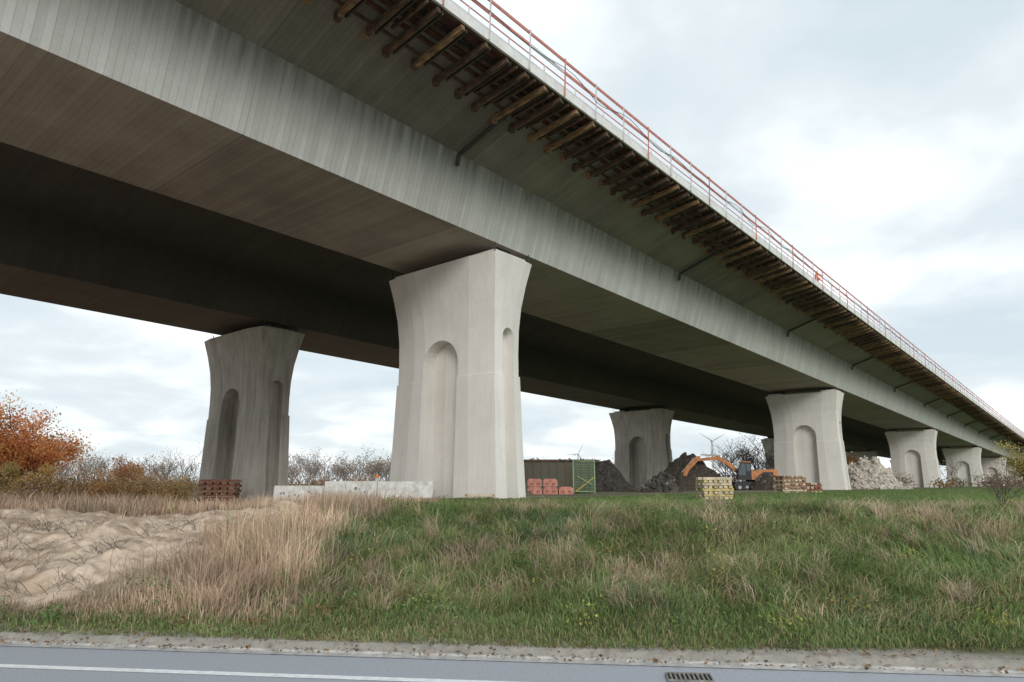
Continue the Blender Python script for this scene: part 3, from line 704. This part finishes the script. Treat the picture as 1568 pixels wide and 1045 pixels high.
def worker(s,t,z):
    vs=[(0,0,.95),(0,0,1.2),(0,0,1.45),(0,0.02,1.58),(0,.03,1.70),(.17,0,1.43),(.24,.12,1.18),(.18,.32,1.08),(-.17,0,1.43),(-.25,.1,1.17),(-.2,.3,1.02),(.09,0,.9),(.1,.04,.48),(.1,-.02,.06),(.1,.12,.03),(-.09,0,.9),(-.1,.02,.48),(-.1,-.04,.06),(-.1,.1,.03)]
    ed=[(0,1),(1,2),(2,3),(3,4),(2,5),(5,6),(6,7),(2,8),(8,9),(9,10),(0,11),(11,12),(12,13),(13,14),(0,15),(15,16),(16,17),(17,18)]
    rad=[.15,.15,.16,.06,.105,.075,.06,.045,.075,.06,.045,.1,.075,.055,.05,.1,.075,.055,.05]
    me=bpy.data.meshes.new('worker');me.from_pydata(vs,ed,[]);o=bpy.data.objects.new('construction_worker',me);S.collection.objects.link(o)
    md=o.modifiers.new('s','SKIN');
    for i,r in enumerate(rad): me.skin_vertices[0].data[i].radius=(r,r)
    me.skin_vertices[0].data[0].use_root=True
    o.modifiers.new('ss','SUBSURF').levels=1
    me.materials.append(mat('hi_vis_orange',(.75,.16,.03),.7,.15,5))
    x,y=ST(s,t);o.location=(x,y,z);o.rotation_euler=(0,0,ANG+math.pi)
    b=MB()
    for k in range(4): b.bar((0,.03,1.70+.03*k),(0,.03,1.73+.03*k),.13-.02*k,.13-.035*k,0,12)
    h=b.obj('hard_hat',[M_white]);h.parent=o
worker(2.84*T,TE+.65,ZB(2.84*T)+4.25)
# ---------------------------------------------------------------- sky
w=bpy.data.worlds.new('World');S.world=w;w.use_nodes=True;nt=w.node_tree;N=nt.nodes;L=nt.links
bg=N['Background'];out=N['World Output']
sky=N.new('ShaderNodeTexSky');sky.sky_type='NISHITA';sky.sun_disc=False
SEL=math.radians(22);SAZ=math.radians(174)
sky.sun_elevation=SEL;sky.sun_rotation=SAZ
L.new(sky.outputs[0],bg.inputs[0]);bg.inputs[1].default_value=.14
tc=N.new('ShaderNodeTexCoord');sp=N.new('ShaderNodeSeparateXYZ');L.new(tc.outputs['Generated'],sp.inputs[0])
def wm(op,a,b_=None,cl=False):
    x=N.new('ShaderNodeMath');x.operation=op;x.use_clamp=cl
    for i,v in enumerate((a,b_)):
        if v is None: continue
        if isinstance(v,(int,float)):x.inputs[i].default_value=v
        else:L.new(v,x.inputs[i])
    return x.outputs[0]
den=wm('ADD',wm('MAXIMUM',sp.outputs[2],0),.22)
cb=N.new('ShaderNodeCombineXYZ');L.new(wm('DIVIDE',sp.outputs[0],den),cb.inputs[0]);L.new(wm('DIVIDE',sp.outputs[1],den),cb.inputs[1])
n1=N.new('ShaderNodeTexNoise');n1.inputs['Scale'].default_value=1.7;n1.inputs['Detail'].default_value=7;n1.inputs['Roughness'].default_value=.5;n1.inputs['Distortion'].default_value=.2
L.new(cb.outputs[0],n1.inputs['Vector'])
cr=N.new('ShaderNodeValToRGB');L.new(n1.outputs['Fac'],cr.inputs[0])
e=cr.color_ramp.elements;e[0].position=.34;e[0].color=(.52,.595,.64,1);e[1].position=.68;e[1].color=(.95,.96,.98,1)
x=e.new(.47);x.color=(.605,.665,.695,1);x=e.new(.57);x.color=(.76,.80,.82,1)
b2=N.new('ShaderNodeBackground');L.new(cr.outputs[0],b2.inputs[0]);b2.inputs[1].default_value=1.36
mx=N.new('ShaderNodeMixShader');n2=N.new('ShaderNodeTexNoise');n2.inputs['Scale'].default_value=.9;n2.inputs['Detail'].default_value=5
L.new(cb.outputs[0],n2.inputs['Vector'])
fc=wm('ADD',wm('MULTIPLY',n2.outputs['Fac'],.4),.76,True)
L.new(fc,mx.inputs[0]);L.new(bg.outputs[0],mx.inputs[1]);L.new(b2.outputs[0],mx.inputs[2]);L.new(mx.outputs[0],out.inputs[0])
sd=bpy.data.lights.new('sun','SUN');sd.energy=1.5;sd.angle=math.radians(22);sd.color=(1,.965,.92)
so=bpy.data.objects.new('sun',sd);S.collection.objects.link(so)
dirv=Vector((math.sin(SAZ)*math.cos(SEL),math.cos(SAZ)*math.cos(SEL),math.sin(SEL)))
so.rotation_euler=dirv.to_track_quat('Z','Y').to_euler()
cd=bpy.data.cameras.new('camera');cd.lens=24;cd.sensor_width=36;cd.clip_end=8000;cd.clip_start=.05
co=bpy.data.objects.new('camera',cd);S.collection.objects.link(co);co.location=(0,0,EYE);co.rotation_euler=(math.radians(90+11.78),0,0);S.camera=co
S.view_settings.view_transform='Standard';S.view_settings.look='None';S.view_settings.exposure=0
